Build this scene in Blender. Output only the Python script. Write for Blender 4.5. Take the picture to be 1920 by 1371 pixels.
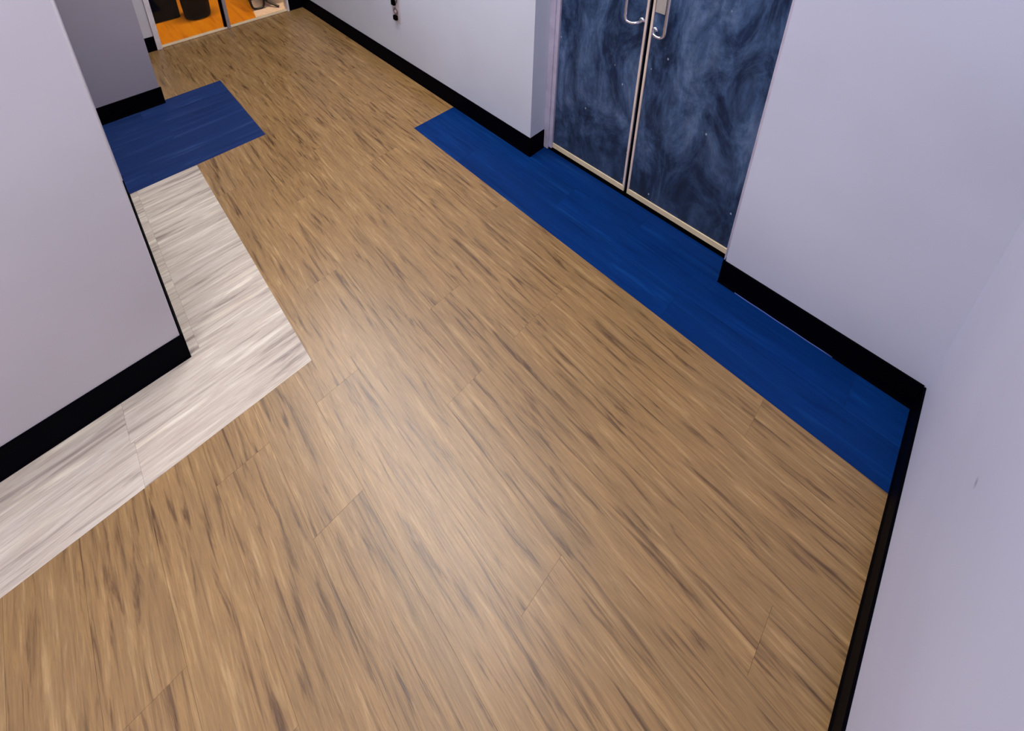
import bpy, bmesh, math, random
from mathutils import Vector, Matrix

for o in list(bpy.data.objects):
    bpy.data.objects.remove(o)
S = bpy.context.scene
C = S.collection
random.seed(7)

# ------------------------------------------------------------------ camera
YAW, PITCH, ROLL = math.radians(42.4068), math.radians(23.6755), math.radians(-0.6606)
F_PX, CX, CY = 935.19, 894.77, 7.98
fw = Vector((math.sin(YAW) * math.cos(PITCH), math.cos(YAW) * math.cos(PITCH), -math.sin(PITCH)))
rt = Vector((math.cos(YAW), -math.sin(YAW), 0))
up = rt.cross(fw)
rt2 = rt * math.cos(ROLL) + up * math.sin(ROLL)
up2 = up * math.cos(ROLL) - rt * math.sin(ROLL)
cam = bpy.data.cameras.new('camera')
cam.sensor_fit = 'HORIZONTAL'
cam.sensor_width = 36
cam.lens = F_PX / 1920 * 36
cam.shift_x = (960 - CX) / 1920
cam.shift_y = -(685.5 - CY) / 1920
cam.clip_start = 0.01
camo = bpy.data.objects.new('camera', cam)
C.objects.link(camo)
camo.matrix_world = Matrix(((rt2.x, up2.x, -fw.x, 0), (rt2.y, up2.y, -fw.y, 0), (rt2.z, up2.z, -fw.z, 2.0), (0, 0, 0, 1)))
S.camera = camo

# ------------------------------------------------------------------ light, exposure
S.view_settings.view_transform = 'Standard'
S.view_settings.look = 'None'
S.view_settings.gamma = 1
S.view_settings.use_curve_mapping = False
S.view_settings.exposure = 0.0
w = bpy.data.worlds.new('world')
S.world = w
w.use_nodes = True
w.node_tree.nodes['Background'].inputs['Color'].default_value = (0.55, 0.6, 0.75, 1)
w.node_tree.nodes['Background'].inputs['Strength'].default_value = 0.15


def area(name, loc, sx, sy, power, col, spread=180):
    l = bpy.data.lights.new(name, 'AREA')
    l.shape = 'RECTANGLE'
    l.size, l.size_y = sx, sy
    l.energy = power
    l.color = col
    l.spread = math.radians(spread)
    o = bpy.data.objects.new(name, l)
    C.objects.link(o)
    o.location = loc
    return o


CEIL = 3.2
area('ceiling_lamp_corridor', (1.06, 2.25, CEIL - .02), .36, 2.9, 66, (1.0, .96, .93))
area('hall_fill_lamp', (-1.5, .25, CEIL - .02), 1.6, .7, 51, (1.0, .97, .98))  # unseen fill lamp added to brighten the left and right walls
area('ceiling_lamp_room', (1.1, 4.82, 2.85), 1.2, .22, 62, (1.0, .78, .5))


# ------------------------------------------------------------------ mesh helpers
def box(bm, x0, x1, y0, y1, z0, z1):
    v = [bm.verts.new((x, y, z)) for z in (z0, z1) for y in (y0, y1) for x in (x0, x1)]
    for f in ((0, 2, 3, 1), (4, 5, 7, 6), (0, 1, 5, 4), (2, 6, 7, 3), (0, 4, 6, 2), (1, 3, 7, 5)):
        bm.faces.new([v[i] for i in f])


def boxes(*bs):
    bm = bmesh.new()
    for b in bs:
        box(bm, *b)
    return bm


def bevel(bm, r, seg=2):
    bmesh.ops.bevel(bm, geom=list(bm.edges), offset=r, segments=seg, affect='EDGES', profile=.5)
    return bm


def prism(pts, axis, a, b):
    """polygon of 2-D points extruded along an axis ('x' -> points are (y,z), 'y' -> (x,z), 'z' -> (x,y))"""
    bm = bmesh.new()
    def P(p, t):
        return {'x': (t, p[0], p[1]), 'y': (p[0], t, p[1]), 'z': (p[0], p[1], t)}[axis]
    A = [bm.verts.new(P(p, a)) for p in pts]
    B = [bm.verts.new(P(p, b)) for p in pts]
    bm.faces.new(A)
    bm.faces.new(B)
    n = len(pts)
    for i in range(n):
        bm.faces.new((A[i], A[(i + 1) % n], B[(i + 1) % n], B[i]))
    bmesh.ops.recalc_face_normals(bm, faces=bm.faces)
    return bm


def smooth_path(pts, it=3):
    pts = [Vector(p) for p in pts]
    for _ in range(it):
        q = [pts[0]]
        for a, b in zip(pts, pts[1:]):
            q += [a.lerp(b, .25), a.lerp(b, .75)]
        q.append(pts[-1])
        pts = q
    return pts


def tube(bm, pts, r, n=12):
    rings = []
    prev = None
    for i, p in enumerate(pts):
        t = (pts[min(i + 1, len(pts) - 1)] - pts[max(i - 1, 0)]).normalized()
        if prev is None:
            a = t.orthogonal().normalized()
        else:
            a = (prev - t * prev.dot(t)).normalized()
        prev = a
        b = t.cross(a)
        rings.append([bm.verts.new(p + (a * math.cos(2 * math.pi * k / n) + b * math.sin(2 * math.pi * k / n)) * r) for k in range(n)])
    for R0, R1 in zip(rings, rings[1:]):
        for k in range(n):
            bm.faces.new((R0[k], R0[(k + 1) % n], R1[(k + 1) % n], R1[k]))
    bm.faces.new(rings[0])
    bm.faces.new(rings[-1])
    bmesh.ops.recalc_face_normals(bm, faces=bm.faces)


def lathe(bm, cx, cy, prof, n=40):
    rings = [[bm.verts.new((cx + r * math.cos(2 * math.pi * k / n), cy + r * math.sin(2 * math.pi * k / n), z)) for k in range(n)] for r, z in prof]
    for R0, R1 in zip(rings, rings[1:]):
        for k in range(n):
            bm.faces.new((R0[k], R0[(k + 1) % n], R1[(k + 1) % n], R1[k]))
    bm.faces.new(rings[0])
    bm.faces.new(rings[-1])
    bmesh.ops.recalc_face_normals(bm, faces=bm.faces)


def obj(name, bm, mat, parent=None, smooth=False, label=None):
    me = bpy.data.meshes.new(name)
    bm.to_mesh(me)
    bm.free()
    me.materials.append(mat)
    if smooth:
        for p in me.polygons:
            p.use_smooth = True
    o = bpy.data.objects.new(name, me)
    C.objects.link(o)
    if parent:
        o.parent = parent
    if label:
        o['label'] = label
    return o


def tag(o, label, cat, kind=None, group=None):
    o['label'] = label
    o['category'] = cat
    if kind:
        o['kind'] = kind
    if group:
        o['group'] = group
    return o


def empty(name, label, cat, kind=None, loc=(0, 0, 0)):
    o = bpy.data.objects.new(name, None)
    C.objects.link(o)
    o.location = loc
    return tag(o, label, cat, kind)


# ------------------------------------------------------------------ material helpers
def lin(c):
    return tuple((v / 255 / 12.92 if v / 255 <= .04045 else ((v / 255 + .055) / 1.055) ** 2.4) for v in c) + (1,)


class N:
    def __init__(self, name, rough=.5, spec=.5, metal=0.0):
        self.m = bpy.data.materials.new(name)
        self.m.use_nodes = True
        self.t = self.m.node_tree
        self.b = self.t.nodes['Principled BSDF']
        self.b.inputs['Roughness'].default_value = rough
        self.b.inputs['Specular IOR Level'].default_value = spec
        self.b.inputs['Metallic'].default_value = metal

    def n(self, typ, **kw):
        x = self.t.nodes.new(typ)
        for k, v in kw.items():
            setattr(x, k, v)
        return x

    def l(self, a, b):
        self.t.links.new(a, b)

    def coords(self, scale, rnd=0.0, rot=(0, 0, 0)):
        tc = self.n('ShaderNodeTexCoord')
        mp = self.n('ShaderNodeMapping')
        mp.inputs['Scale'].default_value = scale
        mp.inputs['Rotation'].default_value = rot
        self.l(tc.outputs['Object'], mp.inputs['Vector'])
        if rnd:
            oi = self.n('ShaderNodeObjectInfo')
            mu = self.n('ShaderNodeMath', operation='MULTIPLY')
            mu.inputs[1].default_value = rnd
            self.l(oi.outputs['Random'], mu.inputs[0])
            self.l(mu.outputs[0], mp.inputs['Location'])
        return mp.outputs['Vector']

    def noise(self, vec, scale, detail=4, rough=.6, dist=0.0):
        x = self.n('ShaderNodeTexNoise')
        x.inputs['Scale'].default_value = scale
        x.inputs['Detail'].default_value = detail
        x.inputs['Roughness'].default_value = rough
        x.inputs['Distortion'].default_value = dist
        self.l(vec, x.inputs['Vector'])
        return x.outputs['Fac']

    def ramp(self, fac, stops):
        x = self.n('ShaderNodeValToRGB')
        e = x.color_ramp.elements
        while len(e) < len(stops):
            e.new(.5)
        for k, (p, c) in zip(e, stops):
            k.position = p
            k.color = c if len(c) == 4 else lin(c)
        self.l(fac, x.inputs['Fac'])
        return x.outputs['Color']

    def mix(self, fac, a, b, blend='MIX'):
        x = self.n('ShaderNodeMix', data_type='RGBA', blend_type=blend)
        for s, v in ((x.inputs[0], fac), (x.inputs[6], a), (x.inputs[7], b)):
            if hasattr(v, 'is_linked'):
                self.l(v, s)
            else:
                s.default_value = v
        return x.outputs[2]

    def bump(self, h, dist, strength=.5):
        x = self.n('ShaderNodeBump')
        x.inputs['Strength'].default_value = strength
        x.inputs['Distance'].default_value = dist
        self.l(h, x.inputs['Height'])
        self.l(x.outputs['Normal'], self.b.inputs['Normal'])

    def col(self, c):
        s = self.b.inputs['Base Color']
        if hasattr(c, 'is_linked'):
            self.l(c, s)
        else:
            s.default_value = lin(c) if len(c) == 3 else c


def paint(name, c, smudge=None):
    m = N(name, .62, .25)
    f = m.noise(m.coords((1, 1, 1)), 1.3, 3, .5)
    lo = tuple(v * .97 for v in c)
    hi = tuple(min(255, v * 1.03) for v in c)
    col = m.ramp(f, [(.3, lo), (.7, hi)])
    if smudge:
        tc = m.n('ShaderNodeTexCoord')
        mp = m.n('ShaderNodeMapping', vector_type='TEXTURE')
        mp.inputs['Location'].default_value = smudge
        mp.inputs['Rotation'].default_value = (0, math.radians(25), 0)
        mp.inputs['Scale'].default_value = (.012, .02, .016)
        m.l(tc.outputs['Object'], mp.inputs['Vector'])
        ln = m.n('ShaderNodeVectorMath', operation='LENGTH')
        m.l(mp.outputs[0], ln.inputs[0])
        mk = m.ramp(ln.outputs['Value'], [(.1, (.5, .5, .5, 1)), (.95, (0, 0, 0, 1))])
        col = m.mix(mk, col, lin((70, 66, 90)))
    m.col(col)
    m.bump(m.noise(m.coords((1, 1, 1)), 260, 2, .5), .0006, .12)
    return m.m


def wood(name, dark, mid, light, across, axis, tint=(.93, 1.06), rough=.42, spec=.4, strength=1.0):
    """printed vinyl plank; axis 'y' or 'x' = the way the grain runs"""
    m = N(name, rough, spec)
    def sc(a, b):
        return (a, b, 1) if axis == 'y' else (b, a, 1)
    v1 = m.coords(sc(across, across * .07), 37.0)
    broad = m.noise(v1, 1.0, 4, .6, .7)
    v2 = m.coords(sc(across * 2.8, across * .2), 91.0)
    fine = m.noise(v2, 1.0, 5, .65, .8)
    v3 = m.coords(sc(across * .28, across * .05), 53.0)
    patch = m.noise(v3, 1.0, 2, .5)
    c = m.ramp(broad, [(.31, dark), (.47, mid), (.55, mid), (.71, light)])
    fl = m.ramp(fine, [(.28, (.38, .38, .38, 1)), (.5, (.5, .5, .5, 1)), (.72, (.63, .63, .63, 1))])
    c = m.mix(.9 * strength, c, fl, 'OVERLAY')
    pl = m.ramp(patch, [(.3, (.44, .44, .44, 1)), (.7, (.56, .56, .56, 1))])
    c = m.mix(.8, c, pl, 'OVERLAY')
    oi = m.n('ShaderNodeObjectInfo')
    mr = m.n('ShaderNodeMapRange')
    mr.inputs['To Min'].default_value, mr.inputs['To Max'].default_value = tint
    m.l(oi.outputs['Random'], mr.inputs['Value'])
    hs = m.n('ShaderNodeHueSaturation')
    m.l(c, hs.inputs['Color'])
    m.l(mr.outputs[0], hs.inputs['Value'])
    m.col(hs.outputs['Color'])
    m.bump(fine, .0012, .25)
    return m.m


def plain(name, c, rough=.5, spec=.5, metal=0.0, vary=.06, scale=8):
    m = N(name, rough, spec, metal)
    f = m.noise(m.coords((1, 1, 1)), scale, 3, .6)
    m.col(m.ramp(f, [(.3, tuple(v * (1 - vary) for v in c)), (.7, tuple(min(255, v * (1 + vary)) for v in c))]))
    return m.m


M = {}
M['wall'] = paint('lavender_grey_paint', (203, 200, 207))
M['wall_back'] = paint('shade_darkened_lavender_paint', (160, 154, 167))  # wall paint darkened, the far-left wall's shade is put into the colour
M['wall_right'] = paint('pale_lavender_paint', (208, 214, 229))
M['wall_cool'] = paint('cool_lavender_paint', (202, 206, 225))
M['wall_near'] = paint('cool_lavender_paint_smudged', (205, 207, 229), (1.024, -.262, .782))
M['ceiling'] = paint('ceiling_paint', (236, 234, 238))
M['rubber'] = plain('black_rubber_base', (2, 2, 8), .65, .03)
M['bead'] = plain('pale_blue_bead', (70, 95, 170), .5)
M['oak'] = wood('tan_oak_vinyl', (90, 61, 29), (149, 115, 70), (173, 140, 93), 56, 'y', (.96, 1.04), .32, .75)
M['pale'] = wood('whitewashed_vinyl', (152, 138, 130), (204, 192, 178), (234, 225, 206), 34, 'x', (.97, 1.03), .45, .3)
M['blue'] = wood('cobalt_blue_vinyl', (0, 38, 96), (2, 46, 108), (10, 60, 124), 26, 'y', (.96, 1.05), .5, .1, .6)
M['navy'] = wood('slate_navy_vinyl', (26, 46, 94), (32, 54, 104), (46, 70, 120), 22, 'x', (.97, 1.03), .5, .1, .25)
M['slab'] = plain('floor_underlay', (112, 86, 60), .9, .1)
M['alu'] = plain('brushed_aluminium_frame', (176, 172, 182), .38, .5, .55)
M['white_frame'] = plain('off_white_frame_paint', (222, 216, 220), .45, .4)
M['jamb'] = plain('lavender_steel_frame', (196, 190, 210), .45, .5, .1)
M['edge'] = plain('cream_edge_strip', (238, 218, 178), .4, .5, .1)
M['edge_pale'] = plain('pale_meeting_edge', (226, 208, 196), .4, .5, .1)
M['chrome'] = plain('polished_chrome', (225, 224, 232), .12, .5, 1.0, .02)
M['plate'] = plain('satin_lock_plate', (188, 182, 176), .35, .5, .3)
M['black'] = plain('matt_black', (1, 1, 1), .6, .04)
M['tube'] = plain('dark_brown_black_tube', (16, 7, 4), .35, .4)
M['orange'] = wood('orange_wood_floor', (186, 100, 2), (224, 136, 10), (240, 160, 36), 14, 'y', (.97, 1.03), .35, .4, .6)
M['mat'] = plain('pale_pink_mat', (240, 212, 198), .8, .2, 0, .05, 30)
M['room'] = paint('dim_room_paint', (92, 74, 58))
M['sill'] = plain('peach_light_tinted_sill', (252, 224, 190), .4, .5, .1)  # orange room light on the aluminium sill, painted in as peach
M['cover'] = plain('outlet_cover_plastic', (190, 180, 186), .4, .4)
M['socket'] = plain('grey_socket_plastic', (112, 100, 106), .4, .4)


def door_mat():
    m = N('mottled_blue_steel', .35, .25)
    v = m.coords((1, 1, .45))
    cl = m.noise(v, 6.5, 7, .68, .7)
    st = m.noise(m.coords((1, 1, .12)), 26, 5, .6, .8)
    fi = m.noise(m.coords((1, 1, .7)), 22, 6, .7, 1.6)
    c = m.ramp(cl, [(.32, (6, 18, 46)), (.43, (30, 50, 82)), (.54, (62, 86, 122)), (.72, (104, 124, 160))])
    c = m.mix(.55, c, m.ramp(st, [(.3, (.28, .28, .28, 1)), (.7, (.68, .68, .68, 1))]), 'OVERLAY')
    c = m.mix(.6, c, m.ramp(fi, [(.33, (.3, .3, .34, 1)), (.5, (.5, .5, .5, 1)), (.7, (.66, .66, .66, 1))]), 'OVERLAY')
    # the lower part of the leaves fades to a dull charcoal
    tc = m.n('ShaderNodeTexCoord')
    sp = m.n('ShaderNodeSeparateXYZ')
    m.l(tc.outputs['Object'], sp.inputs[0])
    ad = m.n('ShaderNodeMath', operation='MULTIPLY_ADD')
    m.l(cl, ad.inputs[0])
    ad.inputs[1].default_value = .7
    m.l(sp.outputs['Z'], ad.inputs[2])
    low_tone = m.ramp(ad.outputs[0], [(.3, (1, 1, 1, 1)), (.98, (0, 0, 0, 1))])
    c = m.mix(low_tone, c, m.mix(.55, c, lin((52, 58, 72))))
    vo = m.n('ShaderNodeTexVoronoi')
    vo.inputs['Scale'].default_value = 15
    m.l(m.coords((1, 1, .6)), vo.inputs['Vector'])
    speck = m.ramp(vo.outputs['Distance'], [(.035, (1, 1, 1, 1)), (.075, (0, 0, 0, 1))])
    gate = m.ramp(vo.outputs['Color'], [(.52, (0, 0, 0, 1)), (.58, (.8, .8, .8, 1))])
    c = m.mix(m.mix(1.0, speck, gate, 'MULTIPLY'), c, lin((170, 182, 205)))
    m.col(c)
    return m.m


M['door'] = door_mat()


def glass_mat():
    m = bpy.data.materials.new('clear_glass')
    m.use_nodes = True
    t = m.node_tree
    t.nodes.clear()
    out = t.nodes.new('ShaderNodeOutputMaterial')
    mx = t.nodes.new('ShaderNodeMixShader')
    tr = t.nodes.new('ShaderNodeBsdfTransparent')
    tr.inputs['Color'].default_value = (.95, .96, .96, 1)
    gl = t.nodes.new('ShaderNodeBsdfGlossy')
    gl.inputs['Roughness'].default_value = .02
    fr = t.nodes.new('ShaderNodeFresnel')
    fr.inputs['IOR'].default_value = 1.35
    t.links.new(fr.outputs[0], mx.inputs[0])
    t.links.new(tr.outputs[0], mx.inputs[1])
    t.links.new(gl.outputs[0], mx.inputs[2])
    t.links.new(mx.outputs[0], out.inputs[0])
    return m


M['glass'] = glass_mat()

# ------------------------------------------------------------------ plan dimensions (metres)
XW, YN = 1.7853, -.2569            # right wall base face, near wall base face
XS, YS = 1.45, 2.2001              # cobalt strip edge and far end
Y1, Y2, XD = 1.5138, .4108, 1.9326  # alcove far / near corner, door plane
ZB = .1286                          # baseboard height
XL, YL = -.0058, 1.6535            # corner of the left wall block
WX, WY, YWF = .3311, 1.3219, 2.7938
BX, BYF = .7322, 3.6637
XL2, YL2 = .3555, 3.6229
YB = 4.5282
XO1, XO2, XOD = .5386, 1.6394, 1.0744
YG = .9695
T = .006                            # baseboard stands proud of the wall by this
XFAR = -3.4
LBE = 2.80                          # far end of the left wall block
YE = 7.0

# ------------------------------------------------------------------ walls and ceiling
wl = obj('wall_left', boxes((XFAR, XL - T, YL + T, LBE, 0, CEIL)), M['wall'])
tag(wl, 'lavender grey wall block on the left whose corner meets the whitewashed border', 'wall', 'structure')
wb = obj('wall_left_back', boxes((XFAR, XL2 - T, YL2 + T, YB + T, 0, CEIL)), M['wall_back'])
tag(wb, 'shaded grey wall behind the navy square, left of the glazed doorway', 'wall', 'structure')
wr = obj('wall_right', boxes((XW + T, XD + .3, Y1 + T, YB + T + .12, 0, CEIL),
                             (XW + T, XD + .3, Y2 - T, Y1 + T, 2.42, CEIL),
                             (XD + .06, XD + .3, Y2 - T, Y1 + T, 0, 2.42)), M['wall_right'])
tag(wr, 'pale lavender corridor wall with an outlet, beyond the blue double door', 'wall', 'structure')
wrn = obj('wall_right_near', boxes((XW + T, XD + .3, YN - T - .15, Y2 - T, 0, CEIL)), M['wall_cool'])
tag(wrn, 'cool lavender wall between the blue double door and the inside corner', 'wall', 'structure')
wn = obj('wall_near', boxes((XFAR, XW + T, YN - T - .15, YN - T, 0, CEIL)), M['wall_near'])
tag(wn, 'lavender wall at the lower right with a small grey smudge', 'wall', 'structure')
wk = obj('wall_back', boxes((XL2 - T, .505, YB + T, YB + .12, 0, CEIL), (1.646, XW + T, YB + T, YB + .12, 0, CEIL),
                            (.505, 1.646, YB + T, YB + .12, 2.45, CEIL)), M['wall'])
tag(wk, 'grey end wall around the glazed doorway to the orange floored room', 'wall', 'structure')
wh = obj('wall_hall_end', boxes((XFAR - .1, XFAR, YN - T - .15, YB + T, 0, CEIL)), M['wall'])
tag(wh, 'lavender end wall of the side hall, out of the frame', 'wall', 'structure')
ce = obj('ceiling', boxes((XFAR - .1, XD + .3, YN - .2, YB + .12, CEIL, CEIL + .1)), M['ceiling'])
tag(ce, 'plain white ceiling above the corridor, out of the frame', 'ceiling', 'structure')

# ------------------------------------------------------------------ floor
floor = obj('floor', boxes((XFAR, XD + .05, YN - .1, YB + .06, -.06, -.004)), M['slab'])
tag(floor, 'tan oak vinyl plank floor with blue and whitewashed inlays', 'floor', 'structure')


def subtract(rects, cut):
    out = []
    for (x0, x1, y0, y1) in rects:
        a0, a1, b0, b1 = max(x0, cut[0]), min(x1, cut[1]), max(y0, cut[2]), min(y1, cut[3])
        if a0 >= a1 or b0 >= b1:
            out.append((x0, x1, y0, y1))
            continue
        if x0 < a0: out.append((x0, a0, y0, y1))
        if a1 < x1: out.append((a1, x1, y0, y1))
        if y0 < b0: out.append((a0, a1, y0, b0))
        if b1 < y1: out.append((a0, a1, b1, y1))
    return [r for r in out if r[1] - r[0] > .004 and r[3] - r[2] > .004]


G = .0002
TOP = 0.0


def plank(name, rects, mat, parent):
    bm = bmesh.new()
    x0 = min(r[0] for r in rects); x1 = max(r[1] for r in rects)
    y0 = min(r[2] for r in rects); y1 = max(r[3] for r in rects)
    for r in rects:
        box(bm, r[0] + (G if r[0] == x0 else 0), r[1] - (G if r[1] == x1 else 0),
            r[2] + (G if r[2] == y0 else 0), r[3] - (G if r[3] == y1 else 0), -.004, TOP)
    return obj(name, bm, mat, parent)


BLUE = (XS, XD + .05, YN - .01, YS)
NAVY = (-1.2, BX, YWF, BYF)
WHITE1 = (-1.2, WX, WY, YL + .05)
WHITE2 = (XL - .03, WX, YL, YWF)
SOLID = [(XFAR, XL - .02, YL + .02, LBE), (XFAR, XL2 - .02, YL2 + .02, YB + 1), BLUE, NAVY, WHITE1, WHITE2]
PW, PL = .1675, 1.27
k = 0
x = XS + PW * 2
while x > -1.15:
    x0 = x - PW
    y = YN - .01 - random.choice((.15, .42, .66, .9, 1.1))
    while y < YB + .04:
        r = [(x0, x, max(y, YN - .01), min(y + PL, YB + .04))]
        for c in SOLID:
            r = subtract(r, c)
        r = [q for q in r if q[0] < XW + .01]
        if r:
            plank('oak_plank', r, M['oak'], floor)
        y += PL
    x = x0

blue = obj('blue_border', boxes((XS + .001, XD + .05, YN - .01, YS - .001, -.004, -.003)), M['slab'], floor,
           label='cobalt blue vinyl border along the right wall and the double door')
for i, (x0, x1) in enumerate(((XS, XS + PW), (XS + PW, XW + .004), (XW + .004, XD + .05))):
    y = YN - .01 - (.5, 1.1, .2)[i]
    while y < YS:
        a, b = max(y, YN - .01), min(y + PL, YS)
        if i == 2:
            a, b = max(a, Y2 - .01), min(b, Y1 + .01)
        if b - a > .02:
            plank('blue_plank', [(x0, x1, a, b)], M['blue'], blue)
        y += PL
navy = obj('navy_inlay', boxes((-.6, BX - .001, YWF + .001, BYF - .001, -.004, -.003)), M['slab'], floor,
           label='dark navy vinyl square in front of the left passage')
nr = 5
for i in range(nr):
    a, b = YWF + (BYF - YWF) * i / nr, YWF + (BYF - YWF) * (i + 1) / nr
    xx = (.12, -.3, .3, -.1, .2)[i]
    for x0, x1 in ((-.6, xx), (xx, BX)):
        rr = subtract([(x0, x1, a, b)], (-9, XL2 - .02, YL2 + .02, 9))
        if rr:
            plank('navy_plank', rr, M['navy'], navy)
white = obj('whitewashed_border', boxes((-1.2, WX - .001, WY + .001, YL + .01, -.004, -.003), (XL - .02, WX - .001, YL + .01, YWF - .001, -.004, -.003)),
            M['slab'], floor, label='whitewashed pale vinyl border around the corner of the left wall')
rw = (YL - WY) / 2
for r in range(2):
    a, b = WY + rw * r, WY + rw * (r + 1) + (.01 if r == 1 else 0)
    j = -.222 - .01 * r
    for x0, x1 in ((-1.2, j), (j, WX)):
        plank('pale_plank', [(x0, x1, a, b)], M['pale'], white)
n2 = 7
for r in range(n2):
    a = YL + .01 + (YWF - YL - .01) * r / n2
    b = YL + .01 + (YWF - YL - .01) * (r + 1) / n2
    j = .03
    plank('pale_plank', [(XL - .02, j, a, b)], M['pale'], white)
    plank('pale_plank', [(j, WX, a, b)], M['pale'], white)


# ------------------------------------------------------------------ cove baseboards
def base_profile(s):
    """(offset from the base face towards the wall is negative of s)"""
    return [(-s * T, 0), (s * .004, 0), (s * .0035, .004), (0, .014), (0, ZB - .003), (-s * .002, ZB), (-s * T, ZB)]


def base_x(y0, y1, xf, side):   # runs along y, face at x = xf, looking to side (+1/-1)
    return prism([(xf + p, z) for p, z in base_profile(side)], 'y', y0, y1)


def base_y(x0, x1, yf, side):
    return prism([(yf + p, z) for p, z in base_profile(side)], 'x', x0, x1)


def join(*bms):
    a = bms[0]
    for b in bms[1:]:
        me = bpy.data.meshes.new('tmp')
        b.to_mesh(me)
        b.free()
        a.from_mesh(me)
        bpy.data.meshes.remove(me)
    return a


b = obj('baseboard_left', join(base_y(XFAR, XL + .003, YL, -1), base_x(YL - .003, LBE, XL, 1)), M['rubber'])
tag(b, 'black rubber baseboard wrapping the corner above the whitewashed border', 'baseboard', 'structure')
b = obj('baseboard_left_back', base_y(XFAR, XL2 + .004, YL2, -1), M['rubber'])
tag(b, 'black baseboard along the shaded wall behind the navy square', 'baseboard', 'structure')
b = obj('baseboard_right', join(base_x(Y1 - .003, YB, XW, -1), base_y(XW - .003, XD - .02, Y1, -1)), M['rubber'])
tag(b, 'long black baseboard on the corridor wall ending at the blue double door', 'baseboard', 'structure')
bn = obj('baseboard_right_near', join(base_x(YN, Y2 + .003, XW, -1), base_y(XW - .003, XD - .02, Y2, 1)), M['rubber'])
tag(bn, 'black baseboard from the double door to the inside corner', 'baseboard', 'structure')
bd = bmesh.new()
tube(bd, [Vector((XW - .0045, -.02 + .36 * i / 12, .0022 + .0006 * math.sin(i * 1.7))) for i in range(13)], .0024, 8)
obj('pale_bead', bd, M['bead'], bn, True, 'thin pale blue bead along the foot')  # thin pale blue line along the baseboard foot
b = obj('baseboard_near', base_y(XFAR, XW, YN, 1), M['rubber'])
tag(b, 'black baseboard below the smudged wall at the lower right', 'baseboard', 'structure')
b = obj('baseboard_back', join(base_y(XL2 - T, .505, YB, -1), base_y(1.646, XW, YB, -1)), M['rubber'])
tag(b, 'short black baseboards either side of the glazed doorway', 'baseboard', 'structure')
tr = obj('trim_1', bevel(boxes((XL - T - .05, XL - T + .0035, LBE - .05, LBE + .004, 0, 2.4)), .001, 1), M['jamb'])
tag(tr, 'pale steel corner trim at the far edge of the left wall block', 'trim', 'structure')

# ------------------------------------------------------------------ blue double door
DH = 2.38
d1 = empty('door_1', 'mottled blue steel double door with cream edge strips and chrome pull handles', 'door', 'structure', (0, 0, 0))
FT = .022
obj('door_frame', join(bevel(boxes((XD - .022, XD + .055, Y1 - .030, Y1 + T, .004, DH + .04)), .003),
                       bevel(boxes((XD - .012, XD + .055, Y1 - .052, Y1 - .028, .006, DH + .04)), .003),
                       bevel(boxes((XD - .022, XD + .055, Y2 - T, Y2 + .030, .004, DH + .04)), .003),
                       boxes((XD - .022, XD + .055, Y2 - T, Y1 + T, DH, DH + .04))), M['jamb'], d1)
obj('threshold', boxes((XD - .012, XD + .055, Y2 + .03, Y1 - .03, .0005, .017)), M['black'], d1, label='black gap strip under the doors')
GW = .0085
for side, (ya, yb, lab) in enumerate(((YG + GW, Y1 - .052, 'far leaf with the free chrome pull'), (Y2 + .03, YG - GW, 'near leaf with the lock plate behind its pull'))):
    leaf = obj('door_leaf', bevel(boxes((XD + .002, XD + .042, ya, yb, .02, DH)), .0015, 1), M['door'], d1, label=lab)
    obj('bottom_strip', bevel(boxes((XD - .004, XD + .003, ya, yb, .019, .052)), .0015, 1), M['edge'], leaf, label='cream strip along the foot')
    e = (ya, ya + .011) if side == 0 else (yb - .011, yb)
    obj('edge_strip', bevel(boxes((XD - .004, XD + .003, e[0], e[1], .052, DH)), .0012, 1), M['edge_pale'], leaf, label='pale strip along the meeting edge')
    s = 1 if side == 0 else -1
    ym = YG + s * .034
    yo = ym + s * .064
    zl = 1.015 if side == 0 else .99
    zh = zl + .42
    off = .043
    path = [(XD + .002, ym, zl), (XD - off * .75, ym + s * .004, zl - .004), (XD - off, ym + s * .03, zl - .012), (XD - off, yo, zl - .004), (XD - off, yo, zl + .06),
            (XD - off, yo, (zl + zh) / 2), (XD - off, yo, zh - .06), (XD - off, yo, zh + .004), (XD - off, ym + s * .03, zh + .012), (XD - off * .75, ym + s * .004, zh + .004), (XD + .002, ym, zh)]
    hb = bmesh.new()
    tube(hb, smooth_path(path), .0075, 14)
    for z in (zl, zh):
        tube(hb, [Vector((XD + .003, ym, z)), Vector((XD - .006, ym, z))], .014, 16)
    obj('pull_handle', hb, M['chrome'], leaf, True, 'chrome bow pull handle')
    if side == 1:
        obj('lock_plate', bevel(boxes((XD - .003, XD + .003, YG - .068, YG - .022, 1.075, 1.40)), .002), M['plate'], leaf, label='satin lock plate behind the pull')
obj('gap_seal', boxes((XD + .012, XD + .03, YG - GW, YG + GW, .017, DH)), M['black'], d1, label='black seal in the gap between the leaves')

# ------------------------------------------------------------------ outlet on the right wall
ou = empty('wall_outlet', 'small grey wall outlet with dark sockets on the corridor wall', 'outlet', None, (XW + T, 2.83, .53))


def at_outlet(bm):
    bmesh.ops.translate(bm, verts=bm.verts, vec=(-XW - T, -2.83, -.53))
    return bm


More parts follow.
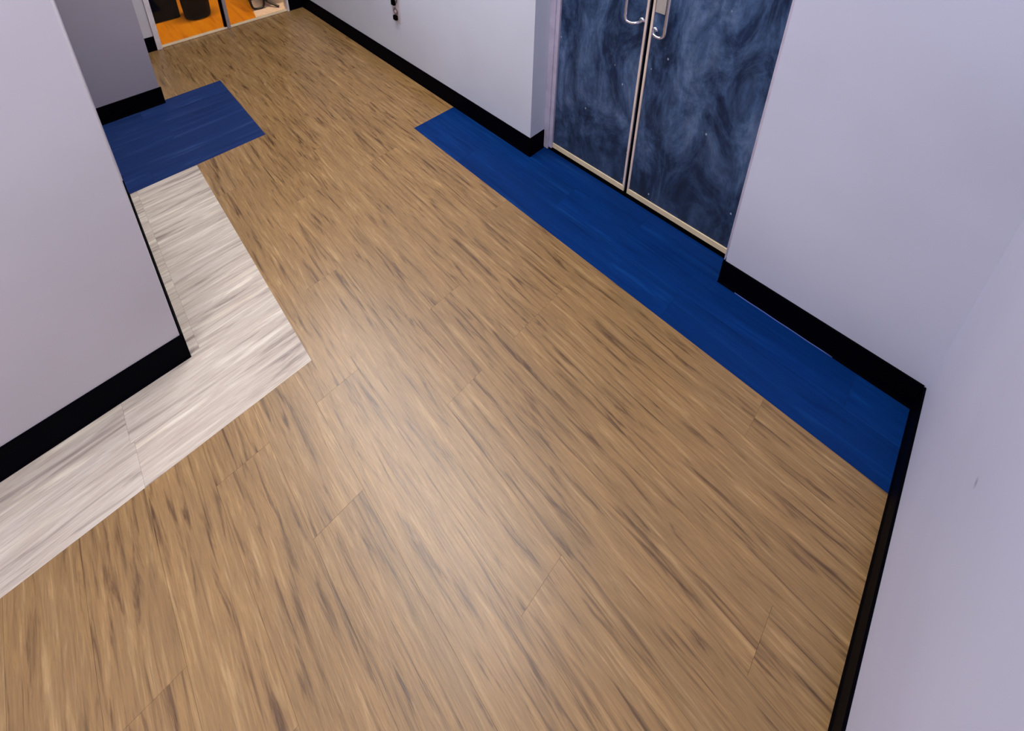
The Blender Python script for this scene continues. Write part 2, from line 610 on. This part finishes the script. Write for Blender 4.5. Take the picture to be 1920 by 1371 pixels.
XF = XW + T
obj('cover_plate', at_outlet(bevel(boxes((XF - .005, XF, 2.785, 2.877, .425, .68)), .002)), M['cover'], ou)
for z, hh in ((.508, .030), (.60, .030)):
    sb = bmesh.new()
    bmesh.ops.create_cone(sb, cap_ends=True, segments=28, radius1=.03, radius2=.028, depth=.005,
                          matrix=Matrix.Translation((XF - .0065, 2.831, z)) @ Matrix.Rotation(-math.pi / 2, 4, 'Y'))
    sk = obj('socket', at_outlet(sb), M['socket'], ou)
    cb = bmesh.new()
    bmesh.ops.create_cone(cb, cap_ends=True, segments=20, radius1=.013, radius2=.012, depth=.002,
                          matrix=Matrix.Translation((XF - .0098, 2.831, z)) @ Matrix.Rotation(-math.pi / 2, 4, 'Y'))
    obj('socket_centre', at_outlet(cb), M['cover'], sk)
pb = bevel(boxes((XF - .026, XF - .004, 2.808, 2.848, .442, .480)), .006, 2)
obj('plug', at_outlet(pb), M['black'], ou, label='black plug pushed in at the bottom')
pb = bevel(boxes((XF - .026, XF - .004, 2.822, 2.860, .556, .640)), .006, 2)
obj('plug', at_outlet(pb), M['black'], ou, label='black plug pushed in at the top')

# ------------------------------------------------------------------ glazed doorway and the room beyond
d2 = empty('door_2', 'pale framed glazed double doorway at the end of the corridor', 'door', 'structure', (0, 0, 0))
DY0, DY1 = YB - .01, YB + .06
obj('door_frame', join(bevel(boxes((.505, XO1 + .004, DY0, DY1, 0, 2.45)), .003), bevel(boxes((XO2 - .012, 1.646, DY0, DY1, 0, 2.45)), .002),
                       boxes((XO1, XO2, DY0, DY1, 2.40, 2.45))), M['white_frame'], d2)
obj('bottom_rail', bevel(boxes((XO1 + .004, XO2 - .012, YB + .004, YB + .032, 0.002, .02)), .003), M['sill'], d2, label='sill rail with peach light painted in')
obj('meeting_stile', bevel(boxes((XOD - .006, XOD + .022, YB - .012, YB + .055, .002, 2.40)), .003), M['alu'], d2, label='grey metal stile between the panes')
obj('stile_dark_strip', boxes((XOD - .022, XOD - .006, YB + .01, YB + .05, .002, 2.40)), M['black'], d2, label='black strip on the stile')  # narrow black strip beside the grey stile
for x0, x1 in ((XO1 + .004, XOD - .022), (XOD + .022, XO2 - .012)):
    obj('pane', boxes((x0, x1, YB + .016, YB + .022, .02, 2.40)), M['glass'], d2)

fb = obj('floor_beyond', boxes((-.2, 2.6, YB + .06, YE, -.05, 0)), M['orange'])
tag(fb, 'orange wooden floor of the room behind the glazed doorway', 'floor', 'structure')
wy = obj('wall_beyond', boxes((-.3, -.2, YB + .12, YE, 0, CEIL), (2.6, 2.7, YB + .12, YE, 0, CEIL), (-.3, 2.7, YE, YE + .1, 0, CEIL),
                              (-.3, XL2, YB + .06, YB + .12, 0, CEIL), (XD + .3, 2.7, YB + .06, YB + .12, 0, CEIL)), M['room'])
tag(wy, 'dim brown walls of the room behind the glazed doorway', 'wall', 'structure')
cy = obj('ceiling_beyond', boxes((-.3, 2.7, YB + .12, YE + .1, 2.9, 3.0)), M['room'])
tag(cy, 'dim ceiling of the room behind the glazed doorway', 'ceiling', 'structure')

cb = empty('storage_cabinet', 'black low cabinet behind the left glass pane', 'cabinet', None, (.55, 5.3, 0))


def shift(bm, o):
    bmesh.ops.translate(bm, verts=bm.verts, vec=-Vector(o.location))
    return bm


obj('body', shift(bevel(boxes((.28, .83, 5.12, 5.55, .0, .75)), .006), cb), M['black'], cb)
for x0, x1 in ((.285, .553), (.557, .825)):
    dd = obj('cabinet_door', shift(bevel(boxes((x0, x1, 5.104, 5.119, .03, .74)), .003), cb), M['black'], cb)
    hx = x1 - .03 if x0 < .3 else x0 + .03
    hb = bmesh.new()
    tube(hb, [Vector((hx, 5.09, .52)), Vector((hx, 5.09, .64))], .004, 8)
    obj('handle', shift(hb, cb), M['tube'], dd, True)
bi = empty('waste_bin', 'round black bin standing on the orange floor left of the stile', 'bin', None, (.96, 5.03, 0))
lb = bmesh.new()
lathe(lb, 0, 0, [(.0, .0), (.085, .0), (.107, .012), (.113, .03), (.128, .42), (.134, .42), (.134, .44), (.122, .44), (.107, .03), (0, .025)])
bmesh.ops.remove_doubles(lb, verts=lb.verts, dist=1e-5)
obj('body', lb, M['black'], bi, True)
rb = bmesh.new()
tube(rb, [Vector((.131 * math.cos(a * math.pi / 20), .131 * math.sin(a * math.pi / 20), .44)) for a in range(41)], .006, 8)
obj('rim', rb, M['black'], bi, True)

mt = obj('floor_mat', prism([(1.345, 4.59), (1.95, 4.59), (2.12, 5.75), (1.62, 5.78)], 'z', 0, .006), M['mat'])
tag(mt, 'pale pink mat under the tubular stool behind the right pane', 'mat')
st = empty('tubular_stool', 'dark tubular stool with hoop shaped legs behind the right pane', 'stool', None, (1.55, 5.0, .006))
for yq, xa, xb in ((4.765, 1.37, 1.51), (5.05, 1.42, 1.58)):
    hb = bmesh.new()
    tube(hb, smooth_path([(xa, yq + .06, .5), (xa + .005, yq + .02, .15), (xa + .012, yq + .003, .03), (xa + .05, yq, .012), (xb - .05, yq - .01, .012), (xb - .012, yq - .005, .03), (xb, yq + .02, .15), (xb + .01, yq + .06, .5)]), .011, 10)
    obj('leg', shift(hb, st), M['tube'], st, True)
hb = bmesh.new()
tube(hb, smooth_path([(1.515, 4.80, .10), (1.53, 4.77, .06), (1.60, 4.665, .018)]), .011, 10)
obj('brace', shift(hb, st), M['tube'], st, True)
obj('seat', shift(bevel(boxes((1.36, 1.62, 4.78, 5.16, .49, .53)), .012), st), M['black'], st)
